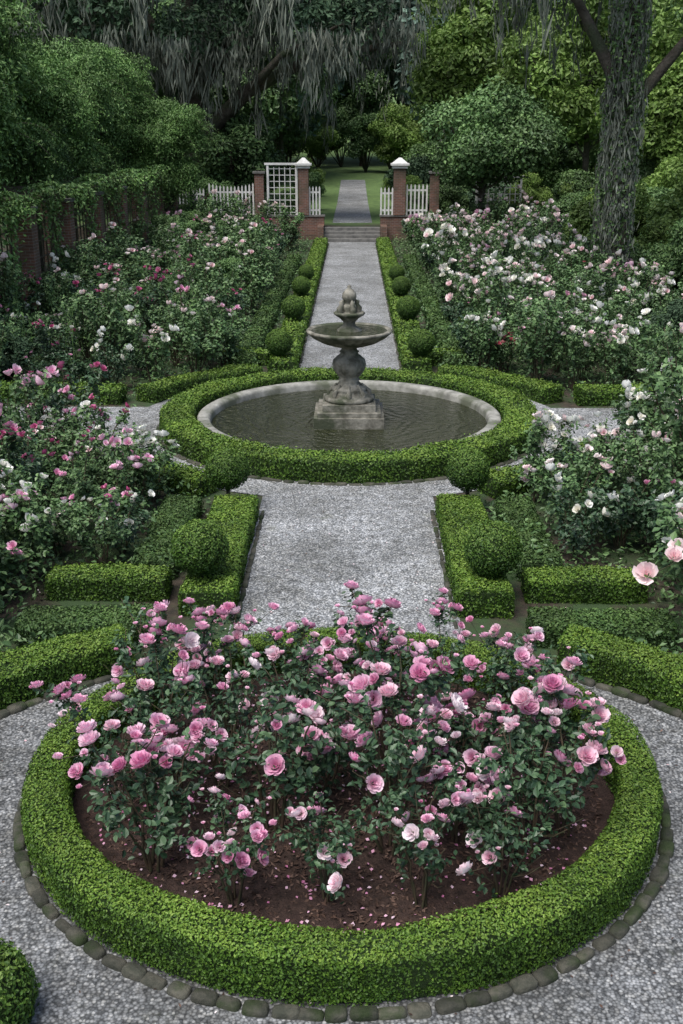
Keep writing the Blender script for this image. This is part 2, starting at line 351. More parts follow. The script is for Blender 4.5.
edging(arc(0,5.5,4.24,120,170,60),False,'stone_edging',l=.17)
edging(arc(*FC,3.44,0,358,200),True,'stone_edging',h=.07)
for sx in (-1,1):
    edging([(sx*1.19,10.2),(sx*1.19,13.95)],False,'stone_edging',.06,.06)
    edging([(sx*1.16,23),(sx*1.16,53)],False,'stone_edging',.07,.07,.5)
g=Geo();rr=np.linspace(.02,1,14);a=np.linspace(0,2*PI,73)
RR,AA=np.meshgrid(rr,a,indexing='ij');Xs=BC[0]+2.2*RR*np.cos(AA);Ys=BC[1]+2.0*RR*np.sin(AA);Z=.11*(1-RR**2)+.03
P=np.stack([Xs,Ys,Z],-1);P[...,2]+=.02*wob(P,4)*(RR<.95)
g.add(P.reshape(-1,3),[[i*73+j,(i+1)*73+j,(i+1)*73+j+1,i*73+j+1] for i in range(13) for j in range(72)],0,.5,True)
place('flower_bed_soil',g.mesh('flower_bed_soil',[M_mulch]))

# ---------------------------------------------------------------- fountain
g=Geo()
lathe(g,[(2.5,.0),(2.5,.2),(2.52,.24),(2.55,.26),(2.70,.26),(2.735,.24),(2.74,.2),(2.74,0)],128,1)
disc(g,0,0,2.51,.11,2,seg=96)
box(g,-.62,.62,-.62,.62,0,.3);box(g,-.56,.56,-.56,.56,.3,.38);box(g,-.47,.47,-.47,.47,.38,.5)
lathe(g,[(.02,.5),(.44,.5),(.46,.54),(.44,.58),(.37,.6),(.33,.66),(.30,.68),(.32,.71),(.30,.74),(.2,.78),(.17,.84),(.19,.88),(.17,.9),(.21,.96),(.27,1.06),(.29,1.15),(.27,1.24),(.2,1.31),(.15,1.35),(.18,1.38),(.15,1.4),(.13,1.44),(.17,1.48)],40,
      mod=lambda i,a:(.05*np.cos(10*a) if 13<=i<=16 else (.03*np.cos(12*a) if i in(4,5) else 0*a)))
lathe(g,[(.15,1.46),(.3,1.49),(.48,1.55),(.62,1.63),(.70,1.70),(.75,1.72),(.765,1.75),(.74,1.775),(.69,1.77),(.66,1.74),(.55,1.69),(.2,1.66)],96,
      mod=lambda i,a:(.035*np.abs(np.cos(12*a)) if 1<=i<=4 else 0*a))
disc(g,0,0,.68,1.752,2,seg=48)
lathe(g,[(.2,1.62),(.22,1.76),(.17,1.8),(.11,1.84),(.1,1.9),(.16,1.97),(.24,2.02),(.27,2.06),(.25,2.085),(.2,2.07),(.12,2.06),(.1,2.1),(.13,2.15),(.12,2.2),(.07,2.24),(.1,2.27),(.125,2.33),(.115,2.4),(.07,2.46),(.03,2.49),(.04,2.52),(.005,2.55)],32,
      mod=lambda i,a:(.06*np.abs(np.cos(6*a)) if 4<=i<=7 else (.08*np.cos(7*a+i*.45*PI) if 15<=i<=18 else 0*a)))
for k in range(4):
    a=k*PI/2+.4;cx,cy=.16*math.cos(a),.16*math.sin(a)
    tube(g,[(cx*1.1,cy*1.1,2.06),(cx*1.15,cy*1.15,2.13),(cx*.9,cy*.9,2.2),(cx*.95,cy*.95,2.25),(cx*.7,cy*.7,2.29)],[.045,.06,.04,.045,.01],8)
for k in range(8):
    a=k*PI/4;r=.45
    tube(g,[(r*math.cos(a)*.8,r*math.sin(a)*.8,.54),(.36*math.cos(a),.36*math.sin(a),.66),(.22*math.cos(a),.22*math.sin(a),.8)],[.05,.045,.02],8)
place('fountain',g.mesh('fountain',[M_stone,M_rim,M_water]),(FC[0],FC[1],0))

# ---------------------------------------------------------------- roses
def flower_template(rings,nu,nv,seed):
    rng=np.random.default_rng(seed);V=[];F=[];A=[];n=0
    for k,(cnt,phi,Lp,rb,hw) in enumerate(rings):
        for j in range(cnt):
            a0=2*PI*j/cnt+k*.7+rng.normal()*.15;ph=math.radians(phi+rng.normal()*8);Lq=Lp*rng.uniform(.82,1.15)
            for iv in range(nv):
                v=iv/(nv-1)
                for iu in range(nu):
                    u=-1+2*iu/(nu-1)
                    wd=hw*(.45+.6*math.sin(PI*min(v*.72+.08,1)))
                    a=a0+u*wd
                    r=rb+Lq*math.sin(ph)*(1.35*v-.35*v*v)-.03*abs(u)*v
                    z=Lq*v*math.cos(ph)*(1-.1*v*v)+.09*v*v*(phi>45)+.05*v*u*u+rng.normal()*.012
                    V.append((r*math.cos(a),r*math.sin(a),z))
            for iv in range(nv-1):
                for iu in range(nu-1):
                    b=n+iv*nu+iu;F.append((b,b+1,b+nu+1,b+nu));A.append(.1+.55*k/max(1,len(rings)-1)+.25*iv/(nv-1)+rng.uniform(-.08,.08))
            n+=nu*nv
    return np.array(V),np.array(F),np.array(A)
HI=[flower_template([(3,4,.40,.02,.9),(4,12,.44,.06,.8),(5,24,.45,.10,.68),(6,40,.45,.13,.58),(7,58,.43,.15,.5),(7,78,.40,.15,.46)],4,4,s) for s in range(5)]
LO=[flower_template([(3,8,.42,.03,.9),(5,28,.46,.1,.7),(6,58,.46,.12,.6)],3,3,s) for s in range(3)]
def add_flower(g,c,up,size,mat,rng,T,shift=0.):
    V,F,A=T[rng.integers(len(T))];up=np.asarray(up)/np.linalg.norm(up)
    r=rng.normal(size=3);x=np.cross(up,r);x/=np.linalg.norm(x);y=np.cross(up,x)
    W=(V[:,0:1]*x+V[:,1:2]*y+V[:,2:3]*up*1.05)*size+np.asarray(c)
    g.add(W,F,mat,np.clip(A+shift+rng.normal()*.2,0,1),True)
def rose_bush(seed,h,rad,nleaf,nfl,pm,fs=.15,ls=.06,detail=1,leafmat=None,cl=(1,3),low=.22,petals=None,var_h=.6):
    rng=np.random.default_rng(seed);g=Geo();tips=[];segs=[]
    nc=rng.integers(6,9)
    for i in range(nc):
        a=2*PI*i/nc+rng.normal()*.3;rr=rad*rng.uniform(.25,.95);hh=h*rng.uniform(var_h,1.08)
        b=np.array([.05*math.cos(a),.05*math.sin(a),0]);t=np.array([rr*math.cos(a),rr*math.sin(a),hh])
        m=b*.5+t*.5;m[2]=hh*.62;m[:2]*=.75
        ts=np.linspace(0,1,7)[:,None];pts=(1-ts)**2*b+2*ts*(1-ts)*m+ts**2*t;pts[1:-1]+=rng.normal(size=(5,3))*.015
        tube(g,pts,np.linspace(.013,.005,7)*(1.3 if h>1.3 else 1),4,2,.5);tips.append(t)
        segs+=[(pts[k],pts[k+1]) for k in range(1,6)]
        for q in range(rng.integers(2,5)):
            k=rng.integers(2,6);s=pts[k];d=nrm(np.array([math.cos(a)+rng.normal()*.9,math.sin(a)+rng.normal()*.9,1.3]))
            L=h*rng.uniform(.16,.36);e=s+d*L;e[2]=min(e[2],h*1.12);mm=(s+e)/2+rng.normal(size=3)*.02
            tube(g,[s,mm,e],[.006,.005,.0035],4,2,.5);tips.append(e);segs+=[(s,mm),(mm,e),(mm,e)]
    segs=np.array(segs);w=np.clip((segs[:,1,2]/h-low)*2,.05,1);w/=w.sum()
    idx=rng.choice(len(segs),nleaf//3,p=w);f=rng.uniform(size=len(idx))[:,None]
    base=segs[idx,0]*(1-f)+segs[idx,1]*f
    d=nrm(rng.normal(size=base.shape)+np.array([0,0,.1])+nrm(base*np.array([1,1,0])+1e-6)*.7)
    P=np.concatenate([base+d*ls*(.6),base+d*ls*1.2+rng.normal(size=base.shape)*ls*.3,base+d*ls*1.7+rng.normal(size=base.shape)*ls*.35])
    P[:,2]=np.maximum(P[:,2],.04)
    N=np.tile(nrm(d*.5+np.array([0,0,1.])),(3,1))
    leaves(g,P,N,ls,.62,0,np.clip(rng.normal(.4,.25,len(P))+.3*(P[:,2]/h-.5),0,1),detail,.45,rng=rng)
    tips=sorted(tips,key=lambda t:-t[2]-rng.uniform(0,.7*h));c=0
    for t in tips:
        if c>=nfl:break
        m_=pm if np.isscalar(pm) else pm[rng.integers(len(pm))]
        for q in range(rng.integers(cl[0],cl[1]+1)):
            off=rng.normal(size=3)*fs*.8*(q>0);off[2]*=.6
            up=np.array([t[0]*.9+rng.normal()*.5,t[1]*.9+rng.normal()*.5-.1,1.]);s=fs*rng.uniform(.5,1.15)
            add_flower(g,t+off+np.array([0,0,.01]),up,s,m_,rng,HI if detail else LO);c+=1
            if q>0: tube(g,[t-np.array([0,0,.08]),t+off],[.004,.003],3,2)
            if detail and rng.uniform()<.4:
                o=t+rng.normal(size=3)*.07;add_flower(g,o+np.array([0,0,.05]),(0,0,1),fs*.33,m_,rng,LO,-.2)
                tube(g,[t,o+np.array([0,0,.05])],[.003,.003],3,2)
    return g.mesh('rose_bush',[leafmat or M_rose,None,M_cane]+list(petals or [M_pink]))
HH=[1.05,.9,1.22,.84,1.1,1.28,.95,.78,1.15,1.0]
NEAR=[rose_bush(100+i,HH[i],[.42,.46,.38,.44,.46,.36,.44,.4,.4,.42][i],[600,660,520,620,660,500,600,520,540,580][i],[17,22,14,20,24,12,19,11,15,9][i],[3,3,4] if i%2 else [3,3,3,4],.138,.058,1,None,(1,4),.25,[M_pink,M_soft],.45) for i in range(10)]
pts=[];rng=np.random.default_rng(5);tries=0
while len(pts)<38 and tries<9000:
    tries+=1;a=rng.uniform(0,2*PI);r=math.sqrt(rng.uniform());x=1.8*r*math.cos(a);y=BC[1]-.03+1.66*r*math.sin(a)
    if x<-.85 and y<6.4 and rng.uniform()<.75: continue
    if (x+.35)**2+(y-7.9)**2<.32**2: continue
    if all((x-p[0])**2+(y-p[1])**2>.47**2 for p in pts):pts.append((x,y))
for i,(x,y) in enumerate(pts):
    k=rng.integers(10);s=rng.uniform(.78,1.08)*(1-.12*(y>7.8))*(.82 if y<6.0 else 1)
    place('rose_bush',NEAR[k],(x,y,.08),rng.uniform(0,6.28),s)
def var(seed,h,rad,nl,nf,mats,fs=.16,ls=.075,det=0,lm=None,cl=(1,3)):
    return rose_bush(seed,h,rad,nl,nf,[3+i for i in range(len(mats))],fs,ls,det,lm or M_rose2,cl,.08,mats)
PK=[var(201,1.15,.6,1500,13,[M_pink],.14),var(202,1.4,.65,1700,12,[M_pink,M_mag],.13),var(203,1.0,.55,1300,14,[M_pink,M_pale],.14)]
WH=[var(211,1.1,.6,1500,14,[M_white],.17),var(212,1.3,.6,1600,17,[M_white,M_pale],.18),var(213,1.0,.6,1500,11,[M_white],.16,lm=M_rose)]
PA=[var(221,1.35,.65,1700,17,[M_pale],.18),var(222,1.1,.6,1500,13,[M_pale,M_pink],.16),var(223,1.2,.6,1600,15,[M_pale,M_white],.19)]
MG=[var(231,1.35,.6,1600,14,[M_mag],.14,lm=M_rose),var(232,1.1,.6,1500,11,[M_mag,M_pink],.14,lm=M_rose)]
RD=[var(241,1.0,.4,1100,22,[M_red],.15)]
GR=[var(251,1.0,.65,1700,2,[M_white],.12),var(252,.8,.6,1600,2,[M_pink],.11,lm=M_rose),var(253,1.6,.6,2000,2,[M_pale],.14)]
def blocked(x,y,m=.25):
    if abs(x)<1.9+m:return True
    if math.hypot(x-FC[0],y-FC[1])<4.7+m:return True
    if 17.2-m<y<20.8+m:return True
    if y<22.9+m and abs(x)<2.0:return True
    if y<14 and abs(x)<2.55+m:return True
    if math.hypot(x,y-5.5)<4.8+m:return True
    if y<11.3+m and abs(x)<3.45+m*.5:return True
    if y>23 and abs(x)<2.7+m*.5:return True
    if y>53:return True
    return False
rng=np.random.default_rng(21);placed=[]
def fill(x0,x1,y0,y1,n,choices,probs,minD,sc_=(.8,1.15)):
    t=0;c=0
    while c<n and t<n*60:
        t+=1;x=rng.uniform(x0,x1);y=rng.uniform(y0,y1)
        if blocked(x,y):continue
        if any((x-p[0])**2+(y-p[1])**2<minD**2 for p in placed):continue
        placed.append((x,y));c+=1
        k=choices[rng.choice(len(choices),p=probs)]
        s=rng.uniform(*sc_);place('rose_bush',k[rng.integers(len(k))],(x,y,0),rng.uniform(0,6.28),(s,s,s*rng.uniform(.8,1.3)))
fill(2.7,4.6,11.4,16,18,[WH,GR,PA],[.6,.28,.12],.5,(.7,.95))
fill(3.8,6.6,9.6,16.8,34,[WH,PA,GR,PK],[.27,.38,.28,.07],.58,(.95,1.3))
fill(-4.6,-2.7,11.4,16,17,[PK,GR,WH],[.25,.38,.37],.5,(.7,.95))
fill(-6.6,-3.8,9.6,16.8,34,[PK,MG,GR],[.45,.2,.35],.58,(.9,1.1))
fill(2.8,9,21,30,58,[PA,WH,GR,RD],[.27,.27,.45,.01],.68,(.75,1.2))
fill(2.8,9,30,53,100,[PA,WH,GR,PK,RD],[.34,.28,.3,.05,.03],.85,(.9,1.45))
fill(-9,-2.8,21,30,54,[GR,PK,MG,WH],[.72,.06,.08,.14],.7,(.75,1.25))
fill(-9,-2.8,30,53,92,[GR,PK,MG,PA],[.76,.07,.08,.09],.88,(.9,1.5))
fill(-14,-6.6,9,17,22,[GR,MG,PK],[.4,.3,.3],.9,(1,1.4))
fill(6.4,14,9,17,22,[GR,WH,PA],[.4,.3,.3],.9,(1,1.5))
place('rose_bush',RD[0],(3.3,22.9,.1),0,.8)

g=Geo();N=150000
x=RG.uniform(-9.5,9.5,N);y=9+45*RG.uniform(0,1,N)**1.3
ok=(np.abs(x)>1.95)&(np.hypot(x,y-FC[1])>4.75)&~((y>17.2)&(y<20.1))&(np.hypot(x,y-5.5)>4.85)&~((y<11.5)&(np.abs(x)<3.45)&(y>9.6))
x,y=x[ok],y[ok];P=np.stack([x,y,x*0],1);den=wob(P,1.3)
ok=RG.uniform(-.9,.9,len(x))<den+.6;P=P[ok];den=den[ok]
P[:,2]=RG.uniform(0.01,1,len(P))**1.5*(.14+.25*np.clip(den+.5,0,1))
leaves(g,P,np.tile([0,0,1.],(len(P),1)),.085,.55,0,None,0,.8)
place('ground_cover_plants',g.mesh('ground_cover',[M_rose2]))
# tall flower spikes (foxglove / salvia like) that vary the mixed borders
g=Geo();rng=np.random.default_rng(44)
for i in range(260):
    sx=rng.choice([-1,-1,1]);x=sx*rng.uniform(3,8.6);y=rng.uniform(22,51)
    if blocked(x,y):continue
    h=rng.uniform(1.0,1.9);tube(g,[(x,y,0),(x+rng.normal()*.04,y,h*.6),(x+rng.normal()*.1,y,h)],[.012,.009,.004],3,0)
    n=26;f=rng.uniform(0,1,n);P=np.stack([x+rng.normal(size=n)*.07*(1.2-f),y+rng.normal(size=n)*.07*(1.2-f),h*(.15+.85*f)],1)
    leaves(g,P,rng.normal(size=(n,3))+np.array([0,0,.6]),.16,.3,0,None,0,.5,-.8,rng)
place('border_perennials',g.mesh('border_perennials',[M_mid]))
g=Geo();N=1100
a=RG.uniform(0,2*PI,N);r=np.sqrt(RG.uniform(0,1,N))
P=np.stack([2.0*r*np.cos(a),BC[1]+1.8*r*np.sin(a),.055+.11*(1-r**2)],1)
leaves(g,P,np.tile([0,0,1.],(N,1)),.028,.8,0,None,0,.3)
N=260;P=np.stack([RG.uniform(-4,4,N),RG.uniform(4.5,16,N),np.full(N,.03)],1)
leaves(g,P,np.tile([0,0,1.],(N,1)),.024,.8,1,None,0,.2)
place('fallen_petals',g.mesh('fallen_petals',[M_pink,M_pale]))
g=Geo();N=9000;a=RG.uniform(0,2*PI,N);r=np.sqrt(RG.uniform(0,1,N))
P=np.stack([2.05*r*np.cos(a),BC[1]+1.85*r*np.sin(a),.045+.11*(1-r**2)],1)
leaves(g,P,np.tile([0,0,1.],(N,1)),.045,.4,0,None,0,.5)
M_chip=mat_leaf('bark_chips',[(.03,.018,.012),(.08,.046,.033),(.17,.11,.085)],.0,.9,5,(.8,1.2))
place('mulch_chips',g.mesh('mulch_chips',[M_chip]))
g=Geo();N=1500
P=np.stack([RG.uniform(-4.2,4.2,N),RG.uniform(4,24,N),np.full(N,.028)],1)
P=P[(np.hypot(P[:,0],P[:,1]-5.5)<4.15)|(np.abs(P[:,0])<1.15)]
leaves(g,P,np.tile([0,0,1.],(len(P),1)),.03,.5,0,None,0,.25)
place('leaf_litter',g.mesh('leaf_litter',[M_chip]))

# ---------------------------------------------------------------- trees
def lumps_fill(g,L,n,leaf,mat,rng,asp=.5,hang=0,tilt=.6,shell=(.55,1.02)):
    L=np.array(L,float);w=L[:,3]**2;w/=w.sum();i=rng.choice(len(L),n,p=w)
    D=nrm(rng.normal(size=(n,3)));D[:,2]=np.where(rng.uniform(size=n)<.35,np.abs(D[:,2]),D[:,2]);r=rng.uniform(*shell,n)
    r=r*(1+.2*wob(D*2+L[i,:3],1.2))
    P=L[i,:3]+D*(L[i,3]*r)[:,None]*np.array([1,1,.8])
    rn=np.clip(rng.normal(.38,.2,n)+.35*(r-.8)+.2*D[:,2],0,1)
    leaves(g,P,nrm(D+np.array([0,0,.5])),leaf,asp,mat,rn,0,tilt,hang,rng)
def moss(g,A,per,lmin,lmax,mat,rng,spread=.35,wid=.06):
    # beards of fine hanging wisps that narrow towards the bottom
    m=len(A);Ln=np.repeat(rng.uniform(lmin,lmax,m)*rng.uniform(.35,1,m),per);C=np.repeat(A,per,0);n=len(C)
    t=rng.uniform(0,1,n)**1.2;sp=spread*(1-.8*t)
    off=rng.normal(size=(n,3))*sp[:,None];off[:,2]=0
    P=C+off;P[:,2]-=t*Ln
    N=nrm(rng.normal(size=(n,3))*np.array([1,1,.1]))
    rr=rng.normal(size=(n,3))*.22;rr[:,2]=-1
    T=nrm(rr);B=nrm(np.cross(N,T));s=(Ln*rng.uniform(.12,.4,n))[:,None];w=wid*rng.uniform(.4,1.3,n)[:,None]
    V=np.stack([P-T*s*.5,P+B*w*.5-T*s*.1,P+T*s*.6,P-B*w*.5-T*s*.1],1)
    g.add(V.reshape(-1,3),np.arange(n*4).reshape(n,4),mat,np.clip(rng.normal(.5,.25,n)-.2*t,0,1))
def tree_mesh(seed,H,cr,cb,n,leaf,leafmat,nl=26,tr=.3,hang=0,mossn=0,flat=1.):
    rng=np.random.default_rng(seed);g=Geo();L=[];c=np.array([0,0,(H+cb)/2]);hz=(H-cb)/2
    for i in range(nl):
        d=nrm(rng.normal(size=3));r=rng.uniform(.25,.85)**.6
        p=c+d*np.array([cr,cr,hz])*r*.85;L.append((*p,cr*rng.uniform(.22,.42)))
    tp=[(0,0,0),(rng.normal()*.1,0,cb*.5),(rng.normal()*.2,rng.normal()*.2,cb),(0,0,c[2]),(0,0,H*.85)]
    tube(g,tp,[tr*1.4,tr,tr*.8,tr*.5,.04],9,1)
    for l in L[:18]:
        z=min(l[2]*.75,H*.6);s=np.array([0,0,max(cb*.7,z*.9)]);e=np.array(l[:3]);m=(s+e)/2+np.array([0,0,-.3])
        tube(g,[s,m,e],[tr*.4,tr*.25,.04],6,1)
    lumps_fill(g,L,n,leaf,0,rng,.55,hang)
    if mossn:
        A=np.array([np.array(L[i][:3])+rng.normal(size=3)*L[i][3]*np.array([.6,.6,.2])-np.array([0,0,L[i][3]*.4]) for i in rng.integers(0,len(L),mossn)])
        moss(g,A,26,1.5,4.5,2,rng,.4,.1)
    return g.mesh('tree',[leafmat,M_bark,M_moss])
FAR=[tree_mesh(300+i,22+2*i,6.5,1.2,18000,.6,M_far,44,.4,0,60 if i<2 else 20) for i in range(3)]
BRT=[tree_mesh(310+i,11+i*3,4,1.5,24000,.24,M_bright,38,.2,.5) for i in range(2)]
MID=[tree_mesh(320+i,13+i*3,4.8,1.5,24000,.32,M_mid,38,.28,.3) for i in range(2)]
rng=np.random.default_rng(77)
for row,(y0,n,xs_) in enumerate([(86,8,52),(104,9,58),(128,10,66),(158,10,85)]):
    for i in range(n):
        x=-xs_+2*xs_*(i+.5)/n+rng.uniform(-3,3);y=y0+rng.uniform(-5,5)
        if row==0 and abs(x)<7.5: x=8.2*np.sign(x)
        if row==1 and abs(x)<6.5: x=7*np.sign(x)
        place('forest_tree',FAR[rng.integers(3)],(x,y,float(terr(0,y))-.1),rng.uniform(0,6.28),rng.uniform(.85,1.15)*(1+.18*row))
for (x,y,k,s,r) in [(7.5,64,0,1.25,0),(12.5,60,1,1.15,1),(17,66,1,1.2,2),(10.5,74,0,1.4,3),(21,58,0,1.3,4),(26,70,1,1.3,1.1),(14.5,50,0,.95,.3)]:
    place('maple_tree',BRT[k],(x,y,.5 if y>55 else 0),r,s)
for (x,y,k,s,r) in [(-13,68,0,1.1,0),(-22,64,1,1.1,1),(-8,76,0,1.1,2.2),(-18,76,1,1.3,3),(-6.5,97,0,1.0,1),(-30,60,1,1.2,2),(18,45,1,.9,1.4),(1,118,1,1.0,2),(-4.5,122,0,1.1,0)]:
    place('broadleaf_tree',MID[k],(x,y,float(terr(0,y))),r,s)
um=tree_mesh(331,6.8,3.6,2.8,24000,.2,M_mid,30,.18);place('dogwood_tree',um,(6.0,51.5,0),.4,1)
um2=tree_mesh(332,5.5,2.6,1.0,18000,.2,M_mid,24,.14);place('dogwood_tree',um2,(-6.6,60,.5),1.4,1.1)
def clipped(seed):
    rng=np.random.default_rng(seed);g=Geo();L=[]
    for i in range(34):
        a=rng.uniform(0,2*PI);r=rng.uniform(.2,1)**.6*2.15;z=rng.uniform(4.1,7.9);L.append((r*math.cos(a)*(1.05-(z-3.1)*.1),r*math.sin(a),z,rng.uniform(.5,.95)))
    L.append((0,0,7.4,1.2));L.append((0,0,5.6,1.8))
    tube(g,[(0,0,0),(.1,.05,1.6),(0,0,3.4),(0,0,6)],[.17,.13,.11,.04],8,1)
    for l in L[:12]:tube(g,[(0,0,2.4),(l[0]*.4,l[1]*.4,3.4),(l[0],l[1],l[2])],[.07,.05,.02],5,1)
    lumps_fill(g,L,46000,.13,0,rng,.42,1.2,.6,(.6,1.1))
    A=np.array([(l[0]*1.1,l[1]*1.1,l[2]) for l in L if l[2]<5.4]);n=3500
    i=rng.integers(0,len(A),n);f=rng.uniform(size=n);P=A[i]+rng.normal(size=(n,3))*.35;P[:,2]-=f*1.2
    leaves(g,P,nrm(rng.normal(size=(n,3))+np.array([0,0,.4])),.12,.4,0,None,0,.6,.8,rng)
    # loose arching sprays breaking the outline
    for q in range(46):
        l=L[rng.integers(0,30)];d=nrm(np.array([l[0],l[1],rng.uniform(.2,1.5)])+rng.normal(size=3)*.6);s0=np.array(l[:3])+d*l[3]*.7
        tt=np.linspace(0,1,6)[:,None];pp=s0+d*tt*1.0+np.array([0,0,-.55])*tt**2
        tube(g,pp,np.linspace(.012,.004,6),3,1)
        i=rng.integers(0,5,60);f=rng.uniform(size=(60,1));P=pp[i]*(1-f)+pp[i+1]*f+rng.normal(size=(60,3))*.06
        leaves(g,P,np.tile(d,(60,1)),.11,.4,0,np.clip(rng.normal(.65,.2,60),0,1),0,.7,.6,rng)
    return g.mesh('hornbeam',[M_clip,M_bark])
CL=[clipped(401),clipped(402),clipped(403)]
for i,y in enumerate(np.arange(19,56,3.5)):
    s=RG.uniform(.9,1.08)*(1.12 if y<34 else 1)
    place('hornbeam_tree',CL[i%3],(-11.4+RG.uniform(-.4,.3)-(.3 if y<34 else 0),y,0),i*2.1 if i%2 else RG.uniform(-.4,.4),s)
place('hornbeam_tree',CL[1],(-8.6,50.5,-.6),1,.86)
for y in (24,31,38):place('hornbeam_tree',CL[2],(-15.6,y,0),y,1.45)
g=Geo()
for y in np.arange(21,54,4.):
    box(g,-9.05,-8.5,y-.27,y+.27,0,3.1,0);box(g,-9.1,-8.45,y-.32,y+.32,3.1,3.2,2)
    box(g,-13.0,-12.5,y-.27,y+.27,0,3.1,0)
box(g,-8.86,-8.7,20,54,3.2,3.36,1);box(g,-12.8,-12.64,20,54,3.2,3.36,1)
for y in np.arange(20.3,54,.8):box(g,-13.2,-8.5,y,y+.08,3.363,3.48,1)
for y in np.arange(21,50,4.):
    for k in range(1,8):box(g,-8.8,-8.76,y+.27+k*.43,y+.3+k*.43,.1,3.19,1)
    for z in np.arange(.4,3,.45):box(g,-8.757,-8.73,y+.28,y+3.72,z,z+.03,1)
place('brick_pergola',g.mesh('pergola',[M_brick,M_wood,M_step]))
g=Geo();rng=np.random.default_rng(9)
for y in np.arange(23,54,4.):
    x=-8.45;pp=[(x,y+rng.normal()*.1,0)];
    for k in range(6):pp.append((x+rng.normal()*.06,pp[-1][1]+rng.normal()*.25,.6*(k+1)))
    tube(g,pp,.02,5,1)
    pp=np.array(pp);n=620;i=rng.integers(0,6,n);f=rng.uniform(size=(n,1));P=pp[i]*(1-f)+pp[i+1]*f+rng.normal(size=(n,3))*np.array([.1,.35,.25]);P[:,2]=np.abs(P[:,2])
    leaves(g,P,np.tile([1,0,.5],(n,1)),.13,.6,0,None,0,.6,.5,rng)
n=14000;P=np.stack([rng.normal(-8.7,.35,n),rng.uniform(20,54,n),np.full(n,3.6)],1);P[:,2]+=.35*wob(P,.9)-np.abs(rng.normal(0,.35,n))*(wob(P,1.7)>-.1)
leaves(g,P,np.tile([.6,0,.8],(n,1)),.14,.5,0,None,0,.6,.6,rng)
place('climbing_vine',g.mesh('climbing_vine',[M_clip,M_bark]))
def live_oak(seed,H,lumps,limbs,tr,n,mossA,leaf=.3,name='live_oak_tree',loc=(0,0,0),per=14,mat=None,ml=(1.5,5),trunkmoss=False,wid=.05):
    rng=np.random.default_rng(seed);g=Geo()
    tube(g,[(0,0,-.2),(.1,0,H*.2),(-.1,.1,H*.5),(0,0,H*.8)],[tr*1.35,tr,tr*.85,tr*.5],14,1)
    for pts,r in limbs:tube(g,pts,np.linspace(r,r*.25,len(pts)),8,1)
    lumps_fill(g,lumps,n,leaf,0,rng,.5,.3)
    moss(g,np.array(mossA),per,*ml,2,rng,.45 if not trunkmoss else .25,wid)
    if trunkmoss:
        a=rng.uniform(0,2*PI,300);z=rng.uniform(1.5,H*.8,300);A=np.stack([tr*1.35*np.cos(a),tr*1.35*np.sin(a),z],1)
        moss(g,A,30,.6,2.0,2,rng,.1,.05)
        n2=6000;a=rng.uniform(0,2*PI,n2);z=rng.uniform(0,H*.7,n2);P=np.stack([tr*1.25*np.cos(a),tr*1.25*np.sin(a),z],1)
        leaves(g,P+rng.normal(size=P.shape)*.1,P*np.array([1,1,0]),.11,.7,0,None,0,.6,0,rng)
    return place(name,g.mesh(name,[mat or M_tdark,M_bark,M_moss]),loc)
rng=np.random.default_rng(55)
lm=[(rng.uniform(-11,11.5),rng.uniform(-5,4),rng.uniform(9,17),rng.uniform(1.3,2.6)) for _ in range(60)]
lb=[([(0,0,4),(3,-.5,6.6),(6.5,-1,8.2),(11,-1.5,8.8)],.5),([(0,0,4.5),(-4,-1,7.5),(-9,-1,9)],.5),([(0,0,6),(2,1,9),(6,1,12)],.4),([(0,0,6),(-2,-1,10),(-5,-2,13)],.4),([(3,-.5,6.6),(5,-3,8.2),(8,-4,9.5)],.25)]
ma=[(l[0]+rng.normal(),l[1]+rng.normal()-1.4,l[2]-l[3]*.3) for l in lm for _ in range(5)]+[(x+rng.normal()*.5,-1.6,8.6+.08*abs(x)+rng.normal()*.5) for x in np.linspace(-9,12,60)]
live_oak(501,14,lm,lb,.75,50000,ma,.3,loc=(-8.5,60,.6),per=60,ml=(1.6,5.2),wid=.09)
lm=[(rng.uniform(-5,5),rng.uniform(-3,4),rng.uniform(9.6,14),rng.uniform(1.1,1.8)) for _ in range(26)]+[(2.4,0,8.3,1.2),(3.4,.5,7,1.1),(-2.2,1,9,1.0),(4,0,9,1.2),(-3.6,0,9.3,.8)]
lb=[([(0,0,6),(-1.5,0,8.5),(-4,0,10.5)],.22),([(0,0,5.5),(2,0,8),(4,0,10)],.2),([(0,0,7),(.5,1,10),(1,1,12)],.2)]
ma=[(l[0]+rng.normal()*.5,l[1]-.3,l[2]-l[3]*.4) for l in lm for _ in range(5)]
live_oak(502,12,lm,lb,.34,42000,ma,.18,loc=(7.7,32,0),per=44,mat=M_mid,ml=(.8,3.0),trunkmoss=True,wid=.05)
def shrub(seed,h,r,n,leaf,mat):
    rng=np.random.default_rng(seed);g=Geo();L=[]
    for i in range(16):
        a=rng.uniform(0,2*PI);q=rng.uniform(0,.75)*r;L.append((q*math.cos(a),q*math.sin(a),rng.uniform(.3,.8)*h,r*rng.uniform(.25,.42)))
    for l in L:tube(g,[(0,0,0),(l[0]*.5,l[1]*.5,l[2]*.5),l[:3]],[.03,.02,.01],4,1)
    lumps_fill(g,L,n,leaf,0,rng,.5,.2)
    return g.mesh('shrub',[mat,M_bark])
SH=[shrub(601,3,1.7,14000,.13,M_bright),shrub(602,2.4,1.5,13000,.12,M_mid),shrub(603,3.2,1.6,14000,.13,M_mid),shrub(604,2,1.3,11000,.11,M_tdark)]
